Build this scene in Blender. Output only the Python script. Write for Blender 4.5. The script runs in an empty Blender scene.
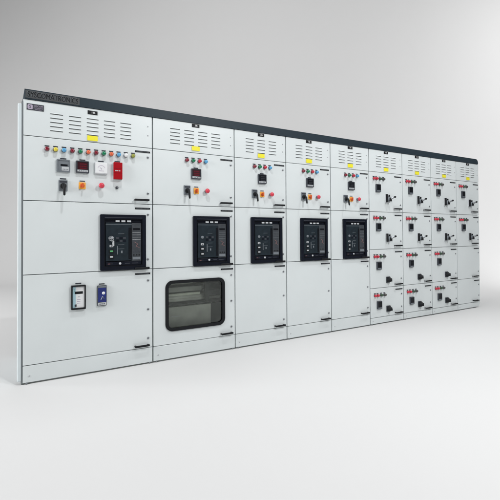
import bpy, bmesh, math
from mathutils import Vector, Matrix
R = math.radians
scene = bpy.context.scene
col = scene.collection

# ------------------------------------------------------------------ materials
def mat(name, rgb, rough=.5, metal=0., spec=.5, bump=0., bscale=400., var=0., vscale=3., coat=0., emit=0., wave=0.):
    m = bpy.data.materials.new(name); m.use_nodes = True
    nt = m.node_tree; b = nt.nodes['Principled BSDF']
    b.inputs['Base Color'].default_value = (*rgb, 1)
    b.inputs['Roughness'].default_value = rough
    b.inputs['Metallic'].default_value = metal
    b.inputs['Specular IOR Level'].default_value = spec
    b.inputs['Coat Weight'].default_value = coat
    if emit:
        b.inputs['Emission Color'].default_value = (*rgb, 1)
        b.inputs['Emission Strength'].default_value = emit
    tc = nt.nodes.new('ShaderNodeTexCoord')
    if var:
        n = nt.nodes.new('ShaderNodeTexNoise'); n.inputs['Scale'].default_value = vscale
        n.inputs['Detail'].default_value = 5
        nt.links.new(tc.outputs['Object'], n.inputs['Vector'])
        mp = nt.nodes.new('ShaderNodeMapRange')
        mp.inputs['From Min'].default_value = .3; mp.inputs['From Max'].default_value = .7
        mp.inputs['To Min'].default_value = 1 - var; mp.inputs['To Max'].default_value = 1 + var
        nt.links.new(n.outputs['Fac'], mp.inputs['Value'])
        mx = nt.nodes.new('ShaderNodeVectorMath'); mx.operation = 'SCALE'
        mx.inputs[0].default_value = rgb
        nt.links.new(mp.outputs['Result'], mx.inputs['Scale'])
        nt.links.new(mx.outputs['Vector'], b.inputs['Base Color'])
    if bump:
        n = nt.nodes.new('ShaderNodeTexNoise'); n.inputs['Scale'].default_value = bscale
        n.inputs['Detail'].default_value = 2
        nt.links.new(tc.outputs['Object'], n.inputs['Vector'])
        bp = nt.nodes.new('ShaderNodeBump'); bp.inputs['Strength'].default_value = bump
        bp.inputs['Distance'].default_value = .002
        nt.links.new(n.outputs['Fac'], bp.inputs['Height'])
        if wave:                                        # slow unevenness of the rolled sheet
            n2 = nt.nodes.new('ShaderNodeTexNoise'); n2.inputs['Scale'].default_value = 2.6; n2.inputs['Detail'].default_value = 1
            nt.links.new(tc.outputs['Object'], n2.inputs['Vector'])
            b2 = nt.nodes.new('ShaderNodeBump'); b2.inputs['Strength'].default_value = wave; b2.inputs['Distance'].default_value = .02
            nt.links.new(n2.outputs['Fac'], b2.inputs['Height']); nt.links.new(b2.outputs['Normal'], bp.inputs['Normal'])
        nt.links.new(bp.outputs['Normal'], b.inputs['Normal'])
    return m

M = {
 'paint':  mat('grey_powder_coat', (.688, .732, .738), .42, bump=.12, bscale=260, var=.03, vscale=1.7, wave=.35),
 'gasket': mat('joint_gasket', (.17, .19, .20), .7),
 'slot':   mat('louvre_slot_shade', (.11, .12, .12), .8),
 'canopy': mat('dark_slate_paint', (.018, .031, .042), .45, spec=.25, bump=.1, bscale=260, var=.05),
 'plate':  mat('grey_sign_plate', (.062, .066, .070), .5, spec=.3, var=.15, vscale=30),
 'body':   mat('side_sheet_paint', (.62, .68, .70), .5, var=.02),
 'base':   mat('base_channel_paint', (.13, .145, .14), .55, var=.1, vscale=8),
 'black':  mat('black_plastic', (.008, .009, .011), .5, spec=.22, bump=.1, bscale=600),
 'blackg': mat('black_gloss', (.006, .007, .010), .35, spec=.2),
 'navy':   mat('breaker_frame_plastic', (.005, .007, .014), .45, spec=.15, var=.1, vscale=20),
 'face':   mat('breaker_face_plastic', (.012, .020, .027), .5, spec=.2, var=.25, vscale=22),
 'panel':  mat('breaker_trip_unit_grey', (.050, .056, .064), .5, spec=.2, var=.15, vscale=30),
 'steel':  mat('bright_steel', (.45, .47, .49), .38, metal=1.),
 'dsteel': mat('dull_steel', (.34, .36, .38), .40, metal=.8),
 'white':  mat('white_print', (.78, .79, .80), .5),
 'lgrey':  mat('light_grey_plastic', (.50, .52, .54), .5),
 'mgrey':  mat('mid_grey_plastic', (.17, .19, .21), .5, spec=.3),
 'dgrey':  mat('dark_grey_plastic', (.045, .050, .062), .5, spec=.3),
 'yellow': mat('yellow_sticker', (.86, .78, .03), .45),
 'swyel':  mat('amber_switch_plate', (.85, .42, .06), .4),
 'orange': mat('orange_red_knob', (.62, .10, .02), .35),
 'red':    mat('red_mushroom_plastic', (.62, .045, .075), .35),
 'dred':   mat('deep_red_cover', (.36, .002, .008), .35, spec=.2),
 'maroon': mat('maroon_display', (.035, .006, .010), .4, spec=.2),
 'l_dred': mat('lens_dark_red', (.20, .010, .025), .2, coat=.3),
 'l_red':  mat('lens_red', (.52, .020, .045), .2, coat=.3),
 'l_yel':  mat('lens_yellow', (.72, .60, .06), .2, coat=.3),
 'l_blu':  mat('lens_blue', (.09, .34, .60), .2, coat=.3),
 'l_grn':  mat('lens_green', (.008, .19, .085), .2, coat=.3),
 'l_org':  mat('lens_orange', (.70, .13, .05), .2, coat=.3),
 'l_wht':  mat('lens_white', (.75, .76, .76), .2, coat=.3),
 'l_olv':  mat('lens_olive', (.30, .31, .05), .2, coat=.3),
 'l_drk':  mat('lens_dark', (.06, .055, .055), .25, coat=.3),
 'l_dgn':  mat('lens_dark_green', (.03, .07, .035), .25, coat=.3),
 'blued':  mat('blue_device_face', (.010, .022, .16), .25, var=.3, vscale=30),
 'paleb':  mat('pale_blue_panel', (.42, .62, .70), .4),
 'pink':   mat('pink_mimic_print', (.22, .11, .11), .5),
 'cyang':  mat('pale_violet_print', (.42, .36, .46), .5),
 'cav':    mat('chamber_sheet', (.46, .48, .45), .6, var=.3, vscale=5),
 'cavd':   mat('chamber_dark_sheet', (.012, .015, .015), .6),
 'bus':    mat('pale_busbar_sleeve', (.78, .84, .72), .3, var=.15, vscale=9),
 'green':  mat('green_flag', (.10, .42, .16), .4),
 'paper':  mat("studio_backdrop_paper", (.62, .62, .62), .9, spec=.1, var=.006, vscale=.6),
}
def glass_mat():
    m = bpy.data.materials.new('tinted_window_pane'); m.use_nodes = True
    nt = m.node_tree; nt.nodes.clear()
    o = nt.nodes.new('ShaderNodeOutputMaterial'); mx = nt.nodes.new('ShaderNodeMixShader')
    t = nt.nodes.new('ShaderNodeBsdfTransparent'); t.inputs[0].default_value = (.90, .91, .89, 1)
    g = nt.nodes.new('ShaderNodeBsdfGlossy'); g.inputs['Roughness'].default_value = .06
    g.inputs[0].default_value = (.9, .95, .92, 1)
    f = nt.nodes.new('ShaderNodeFresnel'); f.inputs[0].default_value = 1.45
    nt.links.new(f.outputs[0], mx.inputs[0]); nt.links.new(t.outputs[0], mx.inputs[1])
    nt.links.new(g.outputs[0], mx.inputs[2]); nt.links.new(mx.outputs[0], o.inputs[0])
    return m
M['glass'] = glass_mat()

# ------------------------------------------------------------------ mesh builder
class MB:
    def __init__(s): s.bm = bmesh.new(); s.mats = []
    def mi(s, m):
        if m not in s.mats: s.mats.append(m)
        return s.mats.index(m)
    def merge(s, t, m, smooth=False):
        i = s.mi(m); me = bpy.data.meshes.new('t')
        for f in t.faces: f.material_index = i; f.smooth = smooth
        t.to_mesh(me); t.free(); s.bm.from_mesh(me); bpy.data.meshes.remove(me)
    def box(s, x0, x1, y0, y1, z0, z1, m, bev=0., seg=2):
        t = bmesh.new()
        bmesh.ops.create_cube(t, size=1, matrix=Matrix.Translation(((x0+x1)/2, (y0+y1)/2, (z0+z1)/2)) @ Matrix.Diagonal((x1-x0, y1-y0, z1-z0, 1)))
        if bev: bmesh.ops.bevel(t, geom=t.edges[:], offset=bev, segments=seg, affect='EDGES', profile=.5)
        s.merge(t, m); return s
    def prism(s, pts, y0, y1, m):
        t = bmesh.new()
        a = [t.verts.new((x, y0, z)) for x, z in pts]; b = [t.verts.new((x, y1, z)) for x, z in pts]
        t.faces.new(a); t.faces.new(b[::-1]); n = len(pts)
        for i in range(n): t.faces.new((a[i], b[i], b[(i+1) % n], a[(i+1) % n]))
        bmesh.ops.recalc_face_normals(t, faces=t.faces[:]); s.merge(t, m); return s
    def ring(s, inner, outer, y0, y1, m):
        """closed frame between two matching loops of (x,z)"""
        t = bmesh.new(); n = len(inner)
        L = [[t.verts.new((x, y, z)) for x, z in lp] for lp, y in ((inner, y0), (outer, y0), (outer, y1), (inner, y1))]
        for k in range(4):
            for i in range(n):
                j = (i+1) % n; t.faces.new((L[k][i], L[k][j], L[(k+1) % 4][j], L[(k+1) % 4][i]))
        bmesh.ops.recalc_face_normals(t, faces=t.faces[:]); s.merge(t, m); return s
    def lathe(s, x, z, prof, m, n=24):
        """profile of (r, y) turned about the Y axis at x,z"""
        t = bmesh.new(); rings = []
        for r, y in prof:
            if r < 1e-6: rings.append([t.verts.new((x, y, z))])
            else: rings.append([t.verts.new((x+r*math.cos(2*math.pi*i/n), y, z+r*math.sin(2*math.pi*i/n))) for i in range(n)])
        for a, b in zip(rings, rings[1:]):
            for i in range(n):
                j = (i+1) % n
                if len(a) == 1 and len(b) == 1: continue
                if len(a) == 1: t.faces.new((a[0], b[i], b[j]))
                elif len(b) == 1: t.faces.new((a[i], a[j], b[0]))
                else: t.faces.new((a[i], a[j], b[j], b[i]))
        bmesh.ops.recalc_face_normals(t, faces=t.faces[:]); s.merge(t, m, True); return s
    def rod(s, p, q, r0, r1, m, n=14):
        """rounded tapered rod from p to q"""
        p = Vector(p); q = Vector(q); d = (q-p); L = d.length; d.normalize()
        rot = d.to_track_quat('Z', 'Y').to_matrix(); t = bmesh.new(); rings = []
        prof = [(0, -r0*.9)] + [(r0*math.sin(a), -r0*.9*math.cos(a)) for a in (R(35), R(65))] + [(r0, 0), (r1, L)] + \
               [(r1*math.cos(a), L+r1*.9*math.sin(a)) for a in (R(35), R(65))] + [(0, L+r1*.9)]
        for r, h in prof:
            if r < 1e-6: rings.append([t.verts.new(p+rot @ Vector((0, 0, h)))])
            else: rings.append([t.verts.new(p+rot @ Vector((r*math.cos(2*math.pi*i/n), r*math.sin(2*math.pi*i/n), h))) for i in range(n)])
        for a, b in zip(rings, rings[1:]):
            for i in range(n):
                j = (i+1) % n
                if len(a) == 1: t.faces.new((a[0], b[j], b[i]))
                elif len(b) == 1: t.faces.new((a[i], a[j], b[0]))
                else: t.faces.new((a[i], a[j], b[j], b[i]))
        bmesh.ops.recalc_face_normals(t, faces=t.faces[:]); s.merge(t, m, True); return s
    def text(s, body, x, z, y, size, m, width=None, align='CENTER', ext=.0004, bold=0.):
        cu = bpy.data.curves.new('t', 'FONT'); cu.body = body; cu.size = size; cu.extrude = ext
        cu.align_x = align; cu.align_y = 'CENTER'; cu.resolution_u = 3; cu.offset = bold
        ob = bpy.data.objects.new('t', cu); col.objects.link(ob)
        dg = bpy.context.evaluated_depsgraph_get(); me = bpy.data.meshes.new_from_object(ob.evaluated_get(dg))
        t = bmesh.new(); t.from_mesh(me)
        bpy.data.objects.remove(ob); bpy.data.curves.remove(cu); bpy.data.meshes.remove(me)
        sx = 1
        if width and t.verts:
            w = max(v.co.x for v in t.verts)-min(v.co.x for v in t.verts); sx = width/w
        for v in t.verts: v.co = Vector((x+v.co.x*sx, y-v.co.z, z+v.co.y))
        s.merge(t, m); return s
    def done(s, name, parent=None, loc=(0, 0, 0)):
        me = bpy.data.meshes.new(name); s.bm.to_mesh(me); s.bm.free()
        for m in s.mats: me.materials.append(M[m])
        o = bpy.data.objects.new(name, me); col.objects.link(o); o.parent = parent; o.location = loc
        return o
def inst(src, parent, loc):
    o = src.copy(); col.objects.link(o); o.parent = parent; o.location = loc; return o
_proto = {}
def put(key, make, parent, loc):
    """the first of a kind is built, the others are copies sharing its mesh"""
    if key in _proto: return inst(_proto[key], parent, loc)
    o = make().done(key.split('|')[0], parent, loc); _proto[key] = o; return o
def rrect(x0, x1, z0, z1, r, n=7):
    pts = []
    for cx, cz, a0 in ((x1-r, z1-r, 0), (x0+r, z1-r, 90), (x0+r, z0+r, 180), (x1-r, z0+r, 270)):
        for i in range(n): a = R(a0+90*i/(n-1)); pts.append((cx+r*math.cos(a), cz+r*math.sin(a)))
    return pts

# ------------------------------------------------------------------ dimensions (metres)
U = [0, .991, 1.805, 2.424, 3.044, 3.660, 4.266, 4.852, 5.431, 5.995]
Z_CAN, Z_TOP, Z_V, Z_A, Z_ACB, Z_BD = 2.125, 2.200, 1.853, 1.366, .810, .138
Z_B, Z_C, Z_D = .909, .438, .083
G = .0052    # half gap between sections
GZ = .0026   # half gap between rows
DEP = .80

root = bpy.data.objects.new('switchboard', None); col.objects.link(root)
root['label'] = 'long light grey electrical switchboard of nine bolted cubicles with dark top canopy'
root['category'] = 'switchboard'

# ------------------------------------------------------------------ carcass
b = MB(); FY = .018
def cb(x0, x1, y0, y1, z0, z1, m='body'): b.box(x0, x1, y0, y1, z0, z1, m)
cb(.03, U[1]+.03, .03, DEP, .0, 2.12); cb(U[2]-.03, 5.90, .03, DEP, .0, 2.12); cb(5.90, 5.975, .03, DEP, .10, 2.12)
cb(U[1]+.03, U[2]-.03, .03, DEP, Z_ACB, 2.12); cb(U[1]+.03, U[2]-.03, .03, DEP, 0, Z_BD); cb(U[1]+.03, U[2]-.03, .45, DEP, Z_BD, Z_ACB)
for i in range(10):                                     # dark gasket strips seen in the joints
    z0 = .10 if i == 9 else .012
    x0, x1 = (U[i]-.03, U[i]+.03) if 0 < i < 9 else ((.004, .034) if i == 0 else (U[9]-.06, U[9]-.01))
    b.box(x0, x1, FY, .0299, z0, 2.12, 'gasket')
for i in range(9):
    zs = (Z_V, Z_A, Z_ACB, Z_BD) if i < 5 else (Z_V, Z_A, Z_B, Z_C, Z_D)
    for z in zs: b.box(U[i]+.0305, U[i+1]-.0305 if i < 8 else U[9]-.0605, FY, .0299, z-.02, z+.02, 'gasket')
    b.box(U[i]+.0305, U[i+1]-.0305 if i < 8 else U[9]-.0605, FY, .0299, 2.09, 2.12, 'gasket')
b.done('cabinet_body', root)
# end cover strip on the left
MB().box(-.030, -.0065, .0, .060, .028, 2.088, 'body', .004).done('end_cover', root)
MB().box(-.0065, .0045, .004, .060, .004, 2.105, 'gasket').done('corner_seal', root)

# top canopy with rounded far corner
r = .055; x1 = 5.965
pts = [(.012, Z_CAN+.001), (x1+.012, Z_CAN+.001)] + [(x1+.012-r+r*math.cos(R(a)), Z_TOP-r+r*math.sin(R(a))) for a in range(0, 91, 10)] + [(.012, Z_TOP)]
b = MB().prism(pts, -.006, DEP-.02, 'canopy'); canopy = b.done('top_canopy', root)
b = MB().box(.018, .396, -.0085, -.0062, 2.1335, 2.1925, 'plate', .0008, 1)
for dx, dz, dy, mm in ((-.0016, .0022, .0006, 'mgrey'), (0, 0, 0, 'black'), (.0014, -.0004, -.0001, 'black')):  # offset grey copy paints a highlight edge behind the black letters
    b.text('SYSCOMATRONICS', .207+dx, 2.1625+dz, -.0087+dy, .056, mm, .352, ext=.0008)
sg = b.done('maker_sign', canopy); sg['label'] = 'dark grey name strip with raised black lettering'

# base channel
b = MB(); b.box(-.006, 5.90, .006, .028, .0, .0115, 'base', .001, 1); base = b.done('base_channel', root)
def mk_foot(): return MB().lathe(0, 0, [(0, -.012), (.006, -.012), (.0075, -.010), (.0075, 0)], 'gasket', 8)
for i in range(10):
    for s in (-1, 1):
        x = U[i]+s*.03
        if .0 < x < 5.88: put('base_bolt', mk_foot, base, (x, .006, .0075))

# ------------------------------------------------------------------ small fittings
def mk_lock():
    return (MB().lathe(0, 0, [(.0105, 0), (.0105, -.003), (.0085, -.0045), (.0, -.0045)], 'dsteel', 20)
            .box(-.0065, .0065, -.0052, -.0045, -.0014, .0014, 'black'))
def mk_screw():
    return (MB().lathe(0, 0, [(.0065, 0), (.0060, -.002), (.0035, -.0034), (0, -.0036)], 'lgrey', 14).box(-.004, .004, -.0040, -.0034, -.0008, .0008, 'dgrey'))
def mk_handle():
    b = MB()
    b.box(-.0625, .0625, -.036, -.023, -.0088, .0088, 'black', .0045, 3)
    for s in (-1, 1): b.box(s*.054-.007, s*.054+.007, -.0252, 0, -.006, .006, 'black', .002)
    return b
def mk_strip():
    b = MB().box(-.065, .065, -.0025, 0, -.0075, .0075, 'black', .0008, 1)
    b.text('INSTRUMENT CHAMBER', 0, 0, -.0026, .0085, 'mgrey', .11)
    return b
def mk_lamp(lens):
    def f():
        b = MB().lathe(0, 0, [(.0175, 0), (.0175, -.005), (.0162, -.007), (.0145, -.007)], 'dgrey' if lens != 'l_wht' else 'mgrey', 24)
        b.lathe(0, 0, [(.0160, -.0065), (.0160, -.021), (.0148, -.0265), (.010, -.0300), (0, -.0310)], lens, 24)
        b.box(-.0165, .0165, -.002, 0, .0195, .0285, 'dgrey', .0006, 1)
        return b
    return f
def mk_tag(): return MB().box(-.022, .022, -.0022, 0, -.0045, .0045, 'dgrey', .0006, 1)
def mk_meter(kind):
    def f():
        b = MB()
        if kind == 'white':
            b.box(-.048, .048, -.020, 0, -.048, .048, 'lgrey', .003)
            b.box(-.046, .046, -.0215, -.0195, -.040, .046, 'white', .001, 1)  # grey strip left bare below the face paints its bottom shadow
            for a in range(-60, 61, 12):                       # dial scale
                x, z = .030*math.sin(R(a)), -.012+.034*math.cos(R(a))
                b.box(x-.0022, x+.0022, -.0219, -.0214, z-.0022, z+.0022, 'cyang')
            b.rod((0, -.0222, -.012), (-.014, -.0222, .014), .0008, .0005, 'cyang', 6)
            b.box(-.020, .020, -.0219, -.0214, -.024, -.020, 'cyang')
            b.text('V', 0, -.003, -.0216, .014, 'cyang')
        else:
            fr = 'mgrey' if kind == 'relay' else 'dgrey'
            b.box(-.048, .048, -.014, 0, -.048, .048, fr, .003)
            b.ring(rrect(-.041, .041, -.041, .041, .002, 2), rrect(-.0475, .0475, -.0475, .0475, .003, 2), -.018, -.0139, fr)
            if kind == 'relay':
                b.box(-.020, .030, -.0152, -.0138, -.002, .012, 'blackg')
                b.box(-.012, .040, -.0156, -.0138, -.038, -.008, 'lgrey', .0008, 1)
                for i in range(4): b.box(-.006+i*.011, .000+i*.011, -.0172, -.0155, -.030, -.024, 'mgrey', .0005, 1)
            else:
                b.box(-.038, .038, -.0152, -.0138, -.020, .038, 'maroon' if kind == 'maroon' else 'blackg')
                for z in (.022, .004, -.012): b.text('8888', .004, z, -.0153, .013, 'l_dred' if kind == 'maroon' else 'dgrey', .05, ext=.0002)
                b.box(-.040, .040, -.0160, -.0138, -.039, -.024, 'lgrey', .0008, 1)
                for i in range(4): b.box(-.028+i*.016, -.019+i*.016, -.0172, -.0158, -.035, -.028, 'mgrey', .0005, 1)
        return b
    return f
def mk_trip_cover():
    b = MB().box(-.037, .037, -.012, 0, -.072, .072, 'lgrey', .002)
    b.box(-.035, .035, -.036, -.0118, -.070, .070, 'dred', .004)
    for x0, x1 in ((-.024, -.013), (-.010, .000), (.006, .016)): b.box(x0, x1, -.0364, -.0358, -.004, .004, 'lgrey')
    b.box(-.033, .033, -.0364, -.0358, -.0185, -.0170, 'maroon'); b.box(-.033, .033, -.0364, -.0358, .0170, .0185, 'maroon')
    return b
def mk_breaker_switch():
    b = MB().box(-.032, .032, -.010, 0, -.043, .043, 'mgrey', .003)
    b.box(-.026, .026, -.0108, -.0098, .022, .036, 'dgrey')
    b.lathe(0, -.004, [(.022, -.009), (.022, -.020), (.018, -.024), (0, -.025)], 'black')
    b.rod((0, -.030, .004), (.002, -.050, -.020), .011, .011, 'black')
    b.rod((.002, -.050, -.020), (.002, -.060, -.074), .011, .0085, 'black')
    return b
def mk_selector():
    b = MB().box(-.026, .026, -.006, 0, -.027, .027, 'swyel', .003)
    b.box(-.020, .020, -.0022, 0, .033, .040, 'dgrey')
    b.lathe(0, 0, [(.017, -.0055), (.017, -.012), (.014, -.016), (0, -.016)], 'orange')
    b.box(-.005, .005, -.034, -.014, -.019, .019, 'orange', .002)
    return b
def mk_mushroom():
    return (MB().lathe(0, 0, [(.016, 0), (.016, -.006), (.011, -.008), (.011, -.028)], 'mgrey')
            .lathe(0, 0, [(.011, -.027), (.021, -.029), (.0225, -.034), (.020, -.040), (.012, -.045), (0, -.0465)], 'red'))
def mk_rotary(tall):
    def f():
        b = MB()
        if tall:
            b.box(-.040, .040, -.012, 0, -.053, .053, 'lgrey', .004)
            b.box(-.038, -.022, -.036, -.0118, -.051, .051, 'black', .003)
            b.box(-.012, -.002, -.050, -.030, .018, .040, 'black', .003)
            b.lathe(.006, -.008, [(.033, -.0115), (.033, -.030), (.028, -.040), (.018, -.045), (0, -.045)], 'mgrey')
            b.box(-.010, .020, -.060, -.040, -.040, .004, 'black', .006)
            b.rod((.010, -.050, -.004), (.052, -.066, .012), .0150, .0095, 'dsteel')
            b.rod((.052, -.066, .012), (.066, -.070, .017), .0115, .0125, 'black')
        else:
            b.box(-.038, .030, -.012, 0, -.038, .038, 'dgrey', .005)
            b.lathe(-.004, 0, [(.036, -.0115), (.036, -.022), (.030, -.034), (.020, -.050), (.013, -.060), (.008, -.063), (0, -.064)], 'black')
            b.box(-.008, .000, -.0665, -.050, -.020, .020, 'black', .003)
            b.box(-.0055, -.0025, -.0672, -.0660, .006, .016, 'lgrey')
        return b
    return f
def mk_feeder_meter():
    b = MB().box(-.039, .039, -.020, 0, -.048, .048, 'dgrey', .003)
    b.box(-.032, .032, -.0215, -.0195, -.024, .040, 'blackg', .001, 1)
    b.box(-.032, .032, -.0215, -.0195, -.042, -.030, 'mgrey', .001, 1)
    return b

def fit_door(d, w, h, locks, first=True, handle=True, dz=.034):
    """locks, handle and name strip near the free edge of a door; d's origin is its lower left corner"""
    for z in locks: put('lock', mk_lock, d, (w-.043, -.0005, z))
    if handle: put('handle', mk_handle, d, (w-(.100 if w > .61 else (.110 if w > .57 else .142)), 0, dz))
    if first: put('name_strip', mk_strip, d, (w-.088, -.0002, h-.038))
def door(i, z0, z1, label=None, name='door'):
    w = U[i+1]-U[i]
    b = MB().box(G, w-G, 0, .0165, GZ, z1-z0-GZ, 'paint', .0022)
    o = b.done(name, root, (U[i], 0, z0))
    if label: o['label'] = label
    return o, w, z1-z0

# ------------------------------------------------------------------ vent panels
codes = ['1B', '2B', '3B', '4B', '5B', '6F', '7F', '8F', '9F']
for i in range(9):
    w = U[i+1]-U[i]; h = Z_CAN-Z_V
    b = MB().box(G, w-G, 0, .0165, GZ, h-.0015, 'paint', .0022)
    if i == 0: x0, n, p, L = .184, 5, .1325, .094
    elif i == 1: x0, n, p, L = .158, 4, .1355, .098
    else: x0, n, p, L = .128-(.619-w)*.4, 3, .1365-(.619-w)*.2, .095
    for c in range(n):
        for k in range(5):
            xa = x0+c*p; z = h-(.083 if i == 0 else .072)-k*.0325
            # pressed louvre: a hood, the shade under its lip put in as a dark strip
            t = bmesh.new(); nseg = 8; rows = []
            for j in range(nseg+1):
                s = j/nseg; e = min(1, min(s, 1-s)*8); e = math.sin(e*math.pi/2)
                x = xa+s*L
                rows.append([t.verts.new((x, .0005, z+.0060)), t.verts.new((x, -.0018*e, z+.0035)), t.verts.new((x, -.0034*e, z+.001)), t.verts.new((x, -.0032*e, z-.0005)), t.verts.new((x, .0005, z-.0005))])
            for a, c2 in zip(rows, rows[1:]):
                for q in range(4): t.faces.new((a[q], c2[q], c2[q+1], a[q+1]))
            bmesh.ops.recalc_face_normals(t, faces=t.faces[:]); b.merge(t, 'paint')
            b.box(xa+.002, xa+L-.002, -.0007, .002, z-.0074, z-.0006, 'slot')
    v = b.done('vent_panel', root, (U[i], 0, Z_V))
    cx = w/2 if i else .4955
    zc = .238 if i == 0 else .251
    if i == 0: cx = .4955
    b = MB().box(-.038, .038, -.003, 0, -.0155, .0155, 'black', .001, 1)
    b.text(codes[i], .004, 0, -.0031, .021, 'white', .026)
    b.done('circuit_plate', v, (cx, -.0002, zc))
    def mk_sticker(): return MB().prism(rrect(-.040, .040, -.020, .020, .004, 4), -.0012, 0, 'yellow')
    put('warning_sticker', mk_sticker, v, (cx-.001, -.0048, .030 if i == 0 else .040))
    for z in (.107, .186): put('screw', mk_screw, v, (w-.042, -.0002, z))
    if i > 0:
        pass
    if i == 0:
        b = MB().box(0, .116, -.003, 0, -.024, .024, 'dgrey', .001, 1)
        b.prism(rrect(.006, .040, -.018, .018, .008, 4), -.0035, -.0029, 'cyang')
        b.text('S', .023, 0, -.0036, .034, 'dgrey')
        b.text('SYSCOM', .078, .009, -.0031, .017, 'cyang', .062)
        b.text('SWITCHGEAR', .078, -.006, -.0031, .010, 'cyang', .064)
        b.text('PANELS', .078, -.017, -.0031, .008, 'cyang', .04)
        b.done('maker_plate', v, (.026, -.0002, .218))

# ------------------------------------------------------------------ instrument doors of the five wide cubicles
lamp_cols = ['l_dred', 'l_yel', 'l_blu', 'l_dred', 'l_grn', 'l_org', 'l_dred', 'l_grn', 'l_org', 'l_blu', 'l_wht', 'l_olv']
for i in range(5):
    d, w, h = door(i, Z_A, Z_V, ('instrument door with a row of twelve indicator lamps, three meters and a red cover' if i == 0 else
                                  'instrument door with four indicator lamps over one meter and three switches'), 'instrument_door')
    fit_door(d, w, h, (.093, .404))
    def P(key, mk, x, z): put(key, mk, d, (x, 0, z-Z_A))
    if i == 0:
        for k, c in enumerate(lamp_cols): P('indicator_lamp|'+c, mk_lamp(c), .164+k*.0596, 1.764+k*.0006)
        P('relay_meter', mk_meter('relay'), .278, 1.643); P('name_tag', mk_tag, .278, 1.700)
        P('digital_meter|m', mk_meter('maroon'), .418, 1.645); P('name_tag', mk_tag, .418, 1.702)
        P('voltmeter', mk_meter('white'), .560, 1.645); P('name_tag', mk_tag, .560, 1.703)
        P('annunciator', mk_trip_cover, .690, 1.632); P('name_tag', mk_tag, .690, 1.712)
        P('key_switch', lambda: MB().lathe(0, 0, [(.012, 0), (.012, -.006), (.009, -.012), (0, -.012)], 'dgrey').box(-.0015, .0015, -.0125, -.0118, -.006, .006, 'steel'), .687, 1.495)
        P('breaker_switch', mk_breaker_switch, .277, 1.490); P('name_tag', mk_tag, .277, 1.543)
        P('selector_switch', mk_selector, .417, 1.497); P('emergency_button', mk_mushroom, .559, 1.503)
    else:
        c = w/2 + (.0 if i == 1 else .006)
        for k, q in enumerate(['l_dred', 'l_grn', 'l_red', 'l_blu']): P('indicator_lamp|'+q, mk_lamp(q), c-.090+k*.0625, 1.779)
        P('digital_meter|d' if i > 1 else 'digital_meter|m', mk_meter('dark' if i > 1 else 'maroon'), c, 1.658); P('name_tag', mk_tag, c, 1.714)
        P('breaker_switch', mk_breaker_switch, c-.088, 1.506)
        P('selector_switch', mk_selector, c+.003, 1.503); P('emergency_button', mk_mushroom, c+.103, 1.506)

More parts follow.
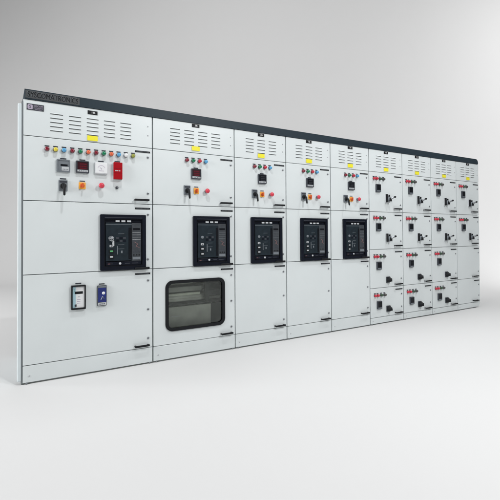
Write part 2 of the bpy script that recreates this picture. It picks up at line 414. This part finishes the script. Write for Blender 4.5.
# ------------------------------------------------------------------ breaker doors and air circuit breakers
def breaker(x, z, first):
    W, H = .187, .2285
    b = MB()
    b.ring(rrect(-W+.030, W-.030, -H+.030, H-.036, .004, 3), rrect(-W, W, -H, H, .006, 3), -.022, 0, 'navy')
    b.ring(rrect(-W+.036, W-.036, -H+.036, H-.042, .004, 3), rrect(-W+.0298, W-.0298, -H+.0298, H-.0358, .004, 3), -.018, -.001, 'blackg')
    b.box(-W+.036, W-.036, -.006, -.001, -H+.036, H-.042, 'navy')
    b.box(-W+.035, W-.035, -.0226, -.0218, H-.028, H-.024, 'dgrey')
    br = b.done('circuit_breaker', root, (x, -.0002, z))
    br['label'] = 'black framed air circuit breaker front' + (' with a bunch of keys hanging at its left' if first else '')
    # face plate
    b = MB().box(-W+.042, W-.123, -.017, -.0058, -H+.075, H-.066, 'face', .003)
    b.box(-W+.042, W-.095, -.0176, -.0168, H-.082, H-.079, 'mgrey')
    for k, (xx, zz) in enumerate(((-.052, .034), (-.022, .034), (.006, .034), (-.052, .010), (-.022, .010), (.006, .010))):
        b.box(xx-.011, xx+.011, -.0190, -.0168, zz-.008, zz+.008, 'navy' if k % 2 else 'dgrey', .0015, 1)
    b.box(-.054, -.048, -.0180, -.0168, -.100, -.030, 'mgrey'); b.box(-.022, -.010, -.0180, -.0168, -.090, -.070, 'mgrey')
    b.box(.040, .062, -.0186, -.0168, -.140, .120, 'blackg', .002, 1)
    for zz in (.070, -.020, -.055): b.box(-.045, .004, -.0174, -.0168, zz-.001, zz+.001, 'mgrey')
    b.done('face_plate', br)
    # three white rating labels along the top
    for xx in (-.050, -.003, .044): put('rating_label', lambda: MB().box(-.016, .016, -.0010, 0, -.0070, .0070, 'lgrey', .0006, 1), br, (xx, -.0178 if xx < .09 else -.02, H-.063+.0085))
    # trip unit
    b = MB().box(.066, .146, -.0190, -.0058, -H+.070, H-.070, 'panel', .003)
    b.box(.075, .136, -.0196, -.0188, .100, .118, 'blackg', .0003, 1)
    for k in range(4): b.box(.072, .140, -.0194, -.0188, .078-k*.019, .0798-k*.019, 'lgrey' if first else 'mgrey')
    pm = [(-.010, .0), (.018, -.018), (.0, -.034), (.030, -.048)]
    for (a, c), (e, f) in zip(pm, pm[1:]): b.rod((.100+a, -.0195, c), (.100+e, -.0195, f), .0020, .0020, 'pink', 6)
    for k in range(3): b.box(.074+k*.023, .090+k*.023, -.0206, -.0188, -.085, -.072, 'dgrey', .001, 1)
    for k in range(3): b.lathe(.083+k*.023, -.108, [(.006, -.0188), (.006, -.0215), (0, -.022)], 'black', 12)
    b.box(.074, .138, -.0194, -.0188, -.1460, -.1250, 'mgrey')
    b.done('trip_unit', br)
    # push buttons and flags down the left
    for k, zz in enumerate((-.072, -.118)):
        b = MB().box(-.020, .020, -.006, 0, -.014, .014, 'black', .002)
        b.box(-.012, .012, -.0066, -.0058, -.006, .006, 'green' if (k == 0 and first) else 'lgrey')
        b.done('push_button', br, (-.100, -.0168, zz))
    b = MB().box(-.014, .014, -.005, 0, -.009, .009, 'lgrey', .001, 1); b.box(-.007, .007, -.0054, -.0048, -.004, .004, 'dgrey')
    b.done('status_flag', br, (-.100, -.0168, -.030))
    # lower strip
    b = MB().box(-W+.042, W-.042, -.0165, -.0058, -H+.038, -H+.068, 'navy', .002)
    for x0, x1, m in ((-.128, -.108, 'pink'), (-.100, -.090, 'panel'), (.01, .05, 'dgrey'), (.07, .12, 'dgrey')):
        b.box(x0, x1, -.0171, -.0163, -H+.050, -H+.055, m)
    b.done('lower_strip', br)
    put('earth_stud', lambda: MB().lathe(0, 0, [(.0095, 0), (.0095, -.004), (.006, -.0055), (0, -.0055)], 'lgrey', 18), br, (-.030, -.0163, -H+.053))
    # lock cylinder, and the hanging keys of the first one
    b = MB().lathe(0, 0, [(.013, 0), (.013, -.008), (.009, -.010), (0, -.010)], 'steel' if first else 'mgrey', 20)
    b.done('key_lock', br, (-.100, -.0168, .034))
    if first:
        b = MB(); n = 20
        for k in range(n):
            a, c = 2*math.pi*k/n, 2*math.pi*(k+1)/n
            b.rod((.019*math.cos(a), 0, .019*math.sin(a)), (.019*math.cos(c), 0, .019*math.sin(c)), .0022, .0022, 'steel', 6)
        b.rod((-.010, .004, .002), (.012, -.002, .002), .007, .006, 'steel', 8)
        b.box(.008, .017, -.003, .000, -.052, -.014, 'steel', .001, 1); b.box(.013, .022, -.006, -.004, -.062, -.018, 'lgrey', .001, 1)
        b.box(.004, .018, -.003, .000, -.030, -.016, 'steel', .001, 1)
        b.done('key', br, (-.104, -.034, .032))
for i in range(5):
    d, w, h = door(i, Z_ACB, Z_A, 'plain door round the black front of an air circuit breaker', 'breaker_door')
    fit_door(d, w, h, (.084, .467), dz=.012)
    breaker(U[i+1]-.2525, 1.0435, i == 0)

# ------------------------------------------------------------------ bottom doors
for i in range(5):
    w = U[i+1]-U[i]; h = Z_ACB-Z_BD
    if i != 1:
        d, w, h = door(i, Z_BD, Z_ACB, 'bottom door with a framed relay and a blue module' if i == 0 else 'plain bottom door', 'bottom_door')
    else:
        # door with a rounded window opening
        x0, x1, z0, z1 = .112, .700, .250-Z_BD, .697-Z_BD
        inner = rrect(x0+.004, x1-.004, z0+.004, z1-.004, .062, 9)
        cx, cz = (x0+x1)/2, (z0+z1)/2; outer = []
        X0, X1, Z0, Z1 = G, w-G, GZ, h-GZ
        for k, (a, c) in enumerate(inner):
            q, s = divmod(k, 9); kx = X1 if q in (0, 3) else X0; kz = Z1 if q in (0, 1) else Z0
            # half of the corner's points go to each side of the outer corner
            if s == 4: outer.append((kx, kz))
            elif (s < 4) == (q in (0, 2)): outer.append((kx, c))
            else: outer.append((a, kz))
        b = MB().ring(inner, outer, 0, .0165, 'paint'); d = b.done('bottom_door', root, (U[1], 0, Z_BD))
        d['label'] = 'bottom door with a rounded black framed window'
        b = MB()
        A = rrect(x0+.028, x1-.028, z0+.028, z1-.028, .040, 9); B = rrect(x0, x1, z0, z1, .064, 9)
        b.ring(A, B, -.010, -.0003, 'black'); C = rrect(x0+.022, x1-.022, z0+.022, z1-.022, .045, 9)
        b.ring(C, rrect(x0+.005, x1-.005, z0+.005, z1-.005, .060, 9), -.0002, .022, 'black')
        b.done('window_frame', d)
        MB().prism(rrect(x0+.022, x1-.022, z0+.022, z1-.022, .045, 6), .004, .007, 'glass').done('window_pane', d)
        # the busbar chamber behind it
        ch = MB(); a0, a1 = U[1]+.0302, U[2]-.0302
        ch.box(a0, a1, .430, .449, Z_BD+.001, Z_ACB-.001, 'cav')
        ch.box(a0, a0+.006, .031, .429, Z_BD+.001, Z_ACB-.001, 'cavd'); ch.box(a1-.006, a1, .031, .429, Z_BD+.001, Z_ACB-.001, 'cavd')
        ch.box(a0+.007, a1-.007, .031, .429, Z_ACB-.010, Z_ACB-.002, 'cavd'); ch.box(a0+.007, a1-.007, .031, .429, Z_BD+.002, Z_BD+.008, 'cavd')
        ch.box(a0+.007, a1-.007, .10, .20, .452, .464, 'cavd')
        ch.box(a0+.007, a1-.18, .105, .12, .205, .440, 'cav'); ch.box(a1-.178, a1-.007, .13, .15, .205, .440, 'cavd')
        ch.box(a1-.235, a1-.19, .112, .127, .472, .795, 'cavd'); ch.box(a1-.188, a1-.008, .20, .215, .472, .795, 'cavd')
        ch = ch.done('busbar_chamber', root)
        for z, y, hh, xe in ((.655, .16, .016, .30), (.590, .16, .022, .22), (.545, .15, .011, .24), (.517, .17, .016, .18), (.490, .16, .012, .02)):
            MB().box(a0+.007, a1-.03-xe, y, y+.05, z-hh, z+hh, 'bus' if z in (.545,) else 'cav', .003).done('busbar', ch)
        for z in (.62, .56, .50): MB().box(a1-.22, a1-.04, .20, .23, z-.012, z+.012, 'cav', .003).done('busbar', ch)
        MB().box(-.030, .055, -.003, 0, -.004, .005, 'lgrey', .001, 1).done('chamber_label', ch, (a0+.205, .104, .355))
    fit_door(d, w, h, (.082, .328, .575), dz=.026)
    if i == 0:
        def P(key, mk, x, z): return put(key, mk, d, (x, 0, z-Z_BD))
        def mk_relay():
            b = MB().box(-.0535, .0535, -.010, 0, -.095, .095, 'blackg', .003)
            b.ring(rrect(-.044, .044, -.082, .084, .003, 3), rrect(-.053, .053, -.0945, .0945, .004, 3), -.024, -.0098, 'black')
            b.box(-.0438, -.020, -.0125, -.0098, -.0818, .0838, 'paleb'); b.box(-.0199, .0438, -.0125, -.0098, -.0818, .0838, 'white')
            b.box(-.026, .032, -.0140, -.0124, .026, .046, 'black', .001, 1)
            for k in range(3): b.box(-.004+k*.006, -.001+k*.006, -.0129, -.0124, .000, .007, 'mgrey')
            for z in (-.018, -.032, -.046): b.box(-.010, .014, -.0129, -.0124, z-.002, z+.002, 'cyang')
            b.box(-.028, -.014, -.0150, -.0124, -.072, -.054, 'dgrey', .001, 1)
            for k in range(3): b.lathe(-.032, .060-k*.012, [(.003, -.0124), (.003, -.0138), (0, -.014)], 'l_grn', 8)
            return b
        def mk_module():
            b = MB().box(-.036, .036, -.018, 0, -.082, .082, 'dgrey', .003)
            b.box(-.031, .031, -.0200, -.0178, -.052, .062, 'blued', .001, 1)
            b.box(-.031, .031, -.0196, -.0178, .064, .077, 'mgrey', .0006, 1); b.box(-.031, .031, -.0196, -.0178, -.077, -.055, 'lgrey', .0006, 1)
            b.lathe(.010, .020, [(.012, -.0198), (.012, -.0206), (0, -.0208)], 'white', 18)
            b.rod((-.010, -.0198, -.030), (.002, -.0198, -.006), .0022, .0022, 'lgrey', 6); b.rod((.004, -.0198, -.004), (.014, -.0198, -.026), .0016, .0016, 'mgrey', 6)
            for k in range(3): b.box(-.022+k*.016, -.013+k*.016, -.0208, -.0194, -.070, -.062, 'dgrey', .0005, 1)
            return b
        P('protection_relay', mk_relay, .388, .616); P('name_tag', mk_tag, .388, .724)
        P('metering_module', mk_module, .566, .615); P('name_tag', mk_tag, .566, .708)

# ------------------------------------------------------------------ plinth panels
def mk_bolt(): return MB().lathe(0, 0, [(.0075, 0), (.0075, -.0015), (.005, -.003), (0, -.003)], 'lgrey', 14)
for i in range(9):
    w = U[i+1]-U[i]; zt = Z_BD if i < 5 else Z_D
    if i < 8: b = MB().box(G, w-G, 0, .0165, .012, zt-GZ, 'paint', .0022)
    else:
        rr = .074
        pts = [(G, .012), (w-G-rr, .012)] + [(w-G-rr+rr*math.sin(R(a)), .012+rr*.92-rr*.92*math.cos(R(a))) for a in range(10, 91, 10)] + [(w-G, zt-GZ), (G, zt-GZ)]
        b = MB().prism(pts, 0, .0165, 'paint')
    pl = b.done('plinth_panel', root, (U[i], 0, 0))
    put('plinth_bolt', mk_bolt, pl, (.045, -.0002, .060 if i < 5 else .045))

# ------------------------------------------------------------------ feeder doors of the four narrow cubicles
tiers = [(Z_A, Z_V, 0), (Z_B, Z_A, 1), (Z_C, Z_B, 2), (Z_D, Z_C, 3)]
lampz = [-.082, -.076, -.088, -.088]; meterz = [-.197, -.186, -.198, -.205]; swz = [-.316, -.316, -.378, -.264]
for i in range(5, 9):
    for z0, z1, t in tiers:
        blank = i == 8 and t >= 2
        d, w, h = door(i, z0, z1, 'blank feeder door without switch or lamps' if blank else
                       ('feeder door with a tall rotary handle' if t < 2 else 'feeder door with a small round rotary switch'), 'feeder_door')
        fit_door(d, w, h, (.095, h-.10), dz=(.044, .040, .030, .028)[t])
        if blank: continue
        for x, c, dx in ((.080, 'l_red', 0), (.126, 'l_red', 0), (.187, 'l_dgn', 0), (.247, 'l_drk', 0)):
            put('indicator_lamp|'+c, mk_lamp(c), d, (x-(i-5)*.004, 0, h+lampz[t]))
        put('feeder_meter', mk_feeder_meter, d, (.150, 0, h+meterz[t]))
        if t < 2: put('rotary_handle|tall', mk_rotary(True), d, (.318, 0, h+swz[t]))
        else: put('rotary_switch|small', mk_rotary(False), d, (.318, 0, h+swz[t]))

# ------------------------------------------------------------------ studio floor and sweep
CAM = Vector((-.1555, -3.4924, 1.1046)); YAW = R(31.294)
fw = Vector((math.sin(YAW), math.cos(YAW), 0)); rt = Vector((math.cos(YAW), -math.sin(YAW), 0))
prof = [(-14, 0), (6, 0)]; D0, RAD = 9.0, 4.0
prof = [(-14+k*1.0, 0.) for k in range(0, 23)] + [(D0+RAD*math.sin(R(a)), RAD-RAD*math.cos(R(a))) for a in range(0, 91, 3)] + [(D0+RAD, RAD+k) for k in range(1, 13)]
bm = bmesh.new(); rows = []
for s in range(-22, 23, 2):
    base_p = Vector((CAM.x, CAM.y, 0))+rt*s
    rows.append([bm.verts.new(base_p+fw*d+Vector((0, 0, z))) for d, z in prof])
for a, c in zip(rows, rows[1:]):
    for k in range(len(prof)-1): bm.faces.new((a[k], a[k+1], c[k+1], c[k])).smooth = True
bmesh.ops.recalc_face_normals(bm, faces=bm.faces[:])
me = bpy.data.meshes.new('backdrop'); bm.to_mesh(me); bm.free(); me.materials.append(M['paper'])
bd = bpy.data.objects.new('floor', me); col.objects.link(bd); bd['kind'] = 'structure'

# ------------------------------------------------------------------ camera
cd = bpy.data.cameras.new('camera'); cam = bpy.data.objects.new('camera', cd); col.objects.link(cam)
cd.sensor_width = 36; cd.lens = 413.366/500*36; cd.shift_x = .0019; cd.shift_y = -.04493; cd.clip_end = 200; cd.clip_start = .05
pit, rol = R(.906), R(-.346)
f3 = Vector((math.sin(YAW)*math.cos(pit), math.cos(YAW)*math.cos(pit), math.sin(pit)))
r3 = Vector((math.cos(YAW), -math.sin(YAW), 0)); u3 = r3.cross(f3)
r4 = r3*math.cos(rol)+u3*math.sin(rol); u4 = -r3*math.sin(rol)+u3*math.cos(rol)
cam.matrix_world = Matrix(((r4.x, u4.x, -f3.x, CAM.x), (r4.y, u4.y, -f3.y, CAM.y), (r4.z, u4.z, -f3.z, CAM.z), (0, 0, 0, 1)))
scene.camera = cam

# ------------------------------------------------------------------ lights: added fills for the backdrop gradient and panel fronts, and two ceiling lamps
def area(name, loc, tgt, sx, sy, power, colr=(1, 1, 1)):
    l = bpy.data.lights.new(name, 'AREA'); l.energy = power; l.shape = 'RECTANGLE'; l.size = sx; l.size_y = sy; l.color = colr
    o = bpy.data.objects.new(name, l); col.objects.link(o); o.location = loc
    o.rotation_euler = (Vector(tgt)-Vector(loc)).to_track_quat('-Z', 'Y').to_euler(); return o
area('ceiling_lamp', (0.600, -1.600, 4.600), (0.800, 0.000, 1.000), 0.16, 0.16, 50.0, (.97, .99, 1))
area('ceiling_lamp', (4.500, -1.600, 4.600), (4.300, 0.000, 1.000), 0.16, 0.16, 40.0, (.97, .99, 1))
area('added_fill', (-4.428, -0.895, 2.500), (1.000, 0.000, 1.200), 2.5, 2.5, 244.5, (1, 1, 1))
area('added_fill', (5.675, -3.526, 6.000), (4.821, -3.007, 0.000), 3, 3, 20.3, (1, 1, 1))
area('added_fill', (12.545, -1.851, 8.000), (10.870, 5.019, 5.000), 3, 3, 305.5, (1, 1, 1))
area('added_fill', (-5.433, 3.227, 2.000), (-1.462, 7.834, 0.000), 3, 3, 433.6, (1, 1, 1))
area('added_fill', (10.235, -1.031, 1.500), (11.020, 1.417, 0.500), 1.2, 1.2, 98.5, (1, 1, 1))
area('added_fill', (15.812, -0.326, 4.000), (14.288, 2.941, 4.000), 2.5, 6, 108.4, (1, 1, 1))
area('added_fill', (3.098, -4.300, 4.200), (3.465, -3.119, 0.000), 0.8, 0.8, 166.5, (1, 1, 1))
area('added_fill', (2.961, 1.635, 10.500), (6.078, 6.762, 2.000), 8, 2, 365.6, (1, 1, 1))
w = bpy.data.worlds.new('World'); scene.world = w; w.use_nodes = True
bg = w.node_tree.nodes['Background']; bg.inputs[0].default_value = (1, 1, 1, 1); bg.inputs[1].default_value = 0.100

scene.view_settings.view_transform = 'Standard'; scene.view_settings.look = 'None'
scene.view_settings.exposure = 0; scene.view_settings.gamma = 1
scene.render.resolution_x = 1024; scene.render.resolution_y = 1024
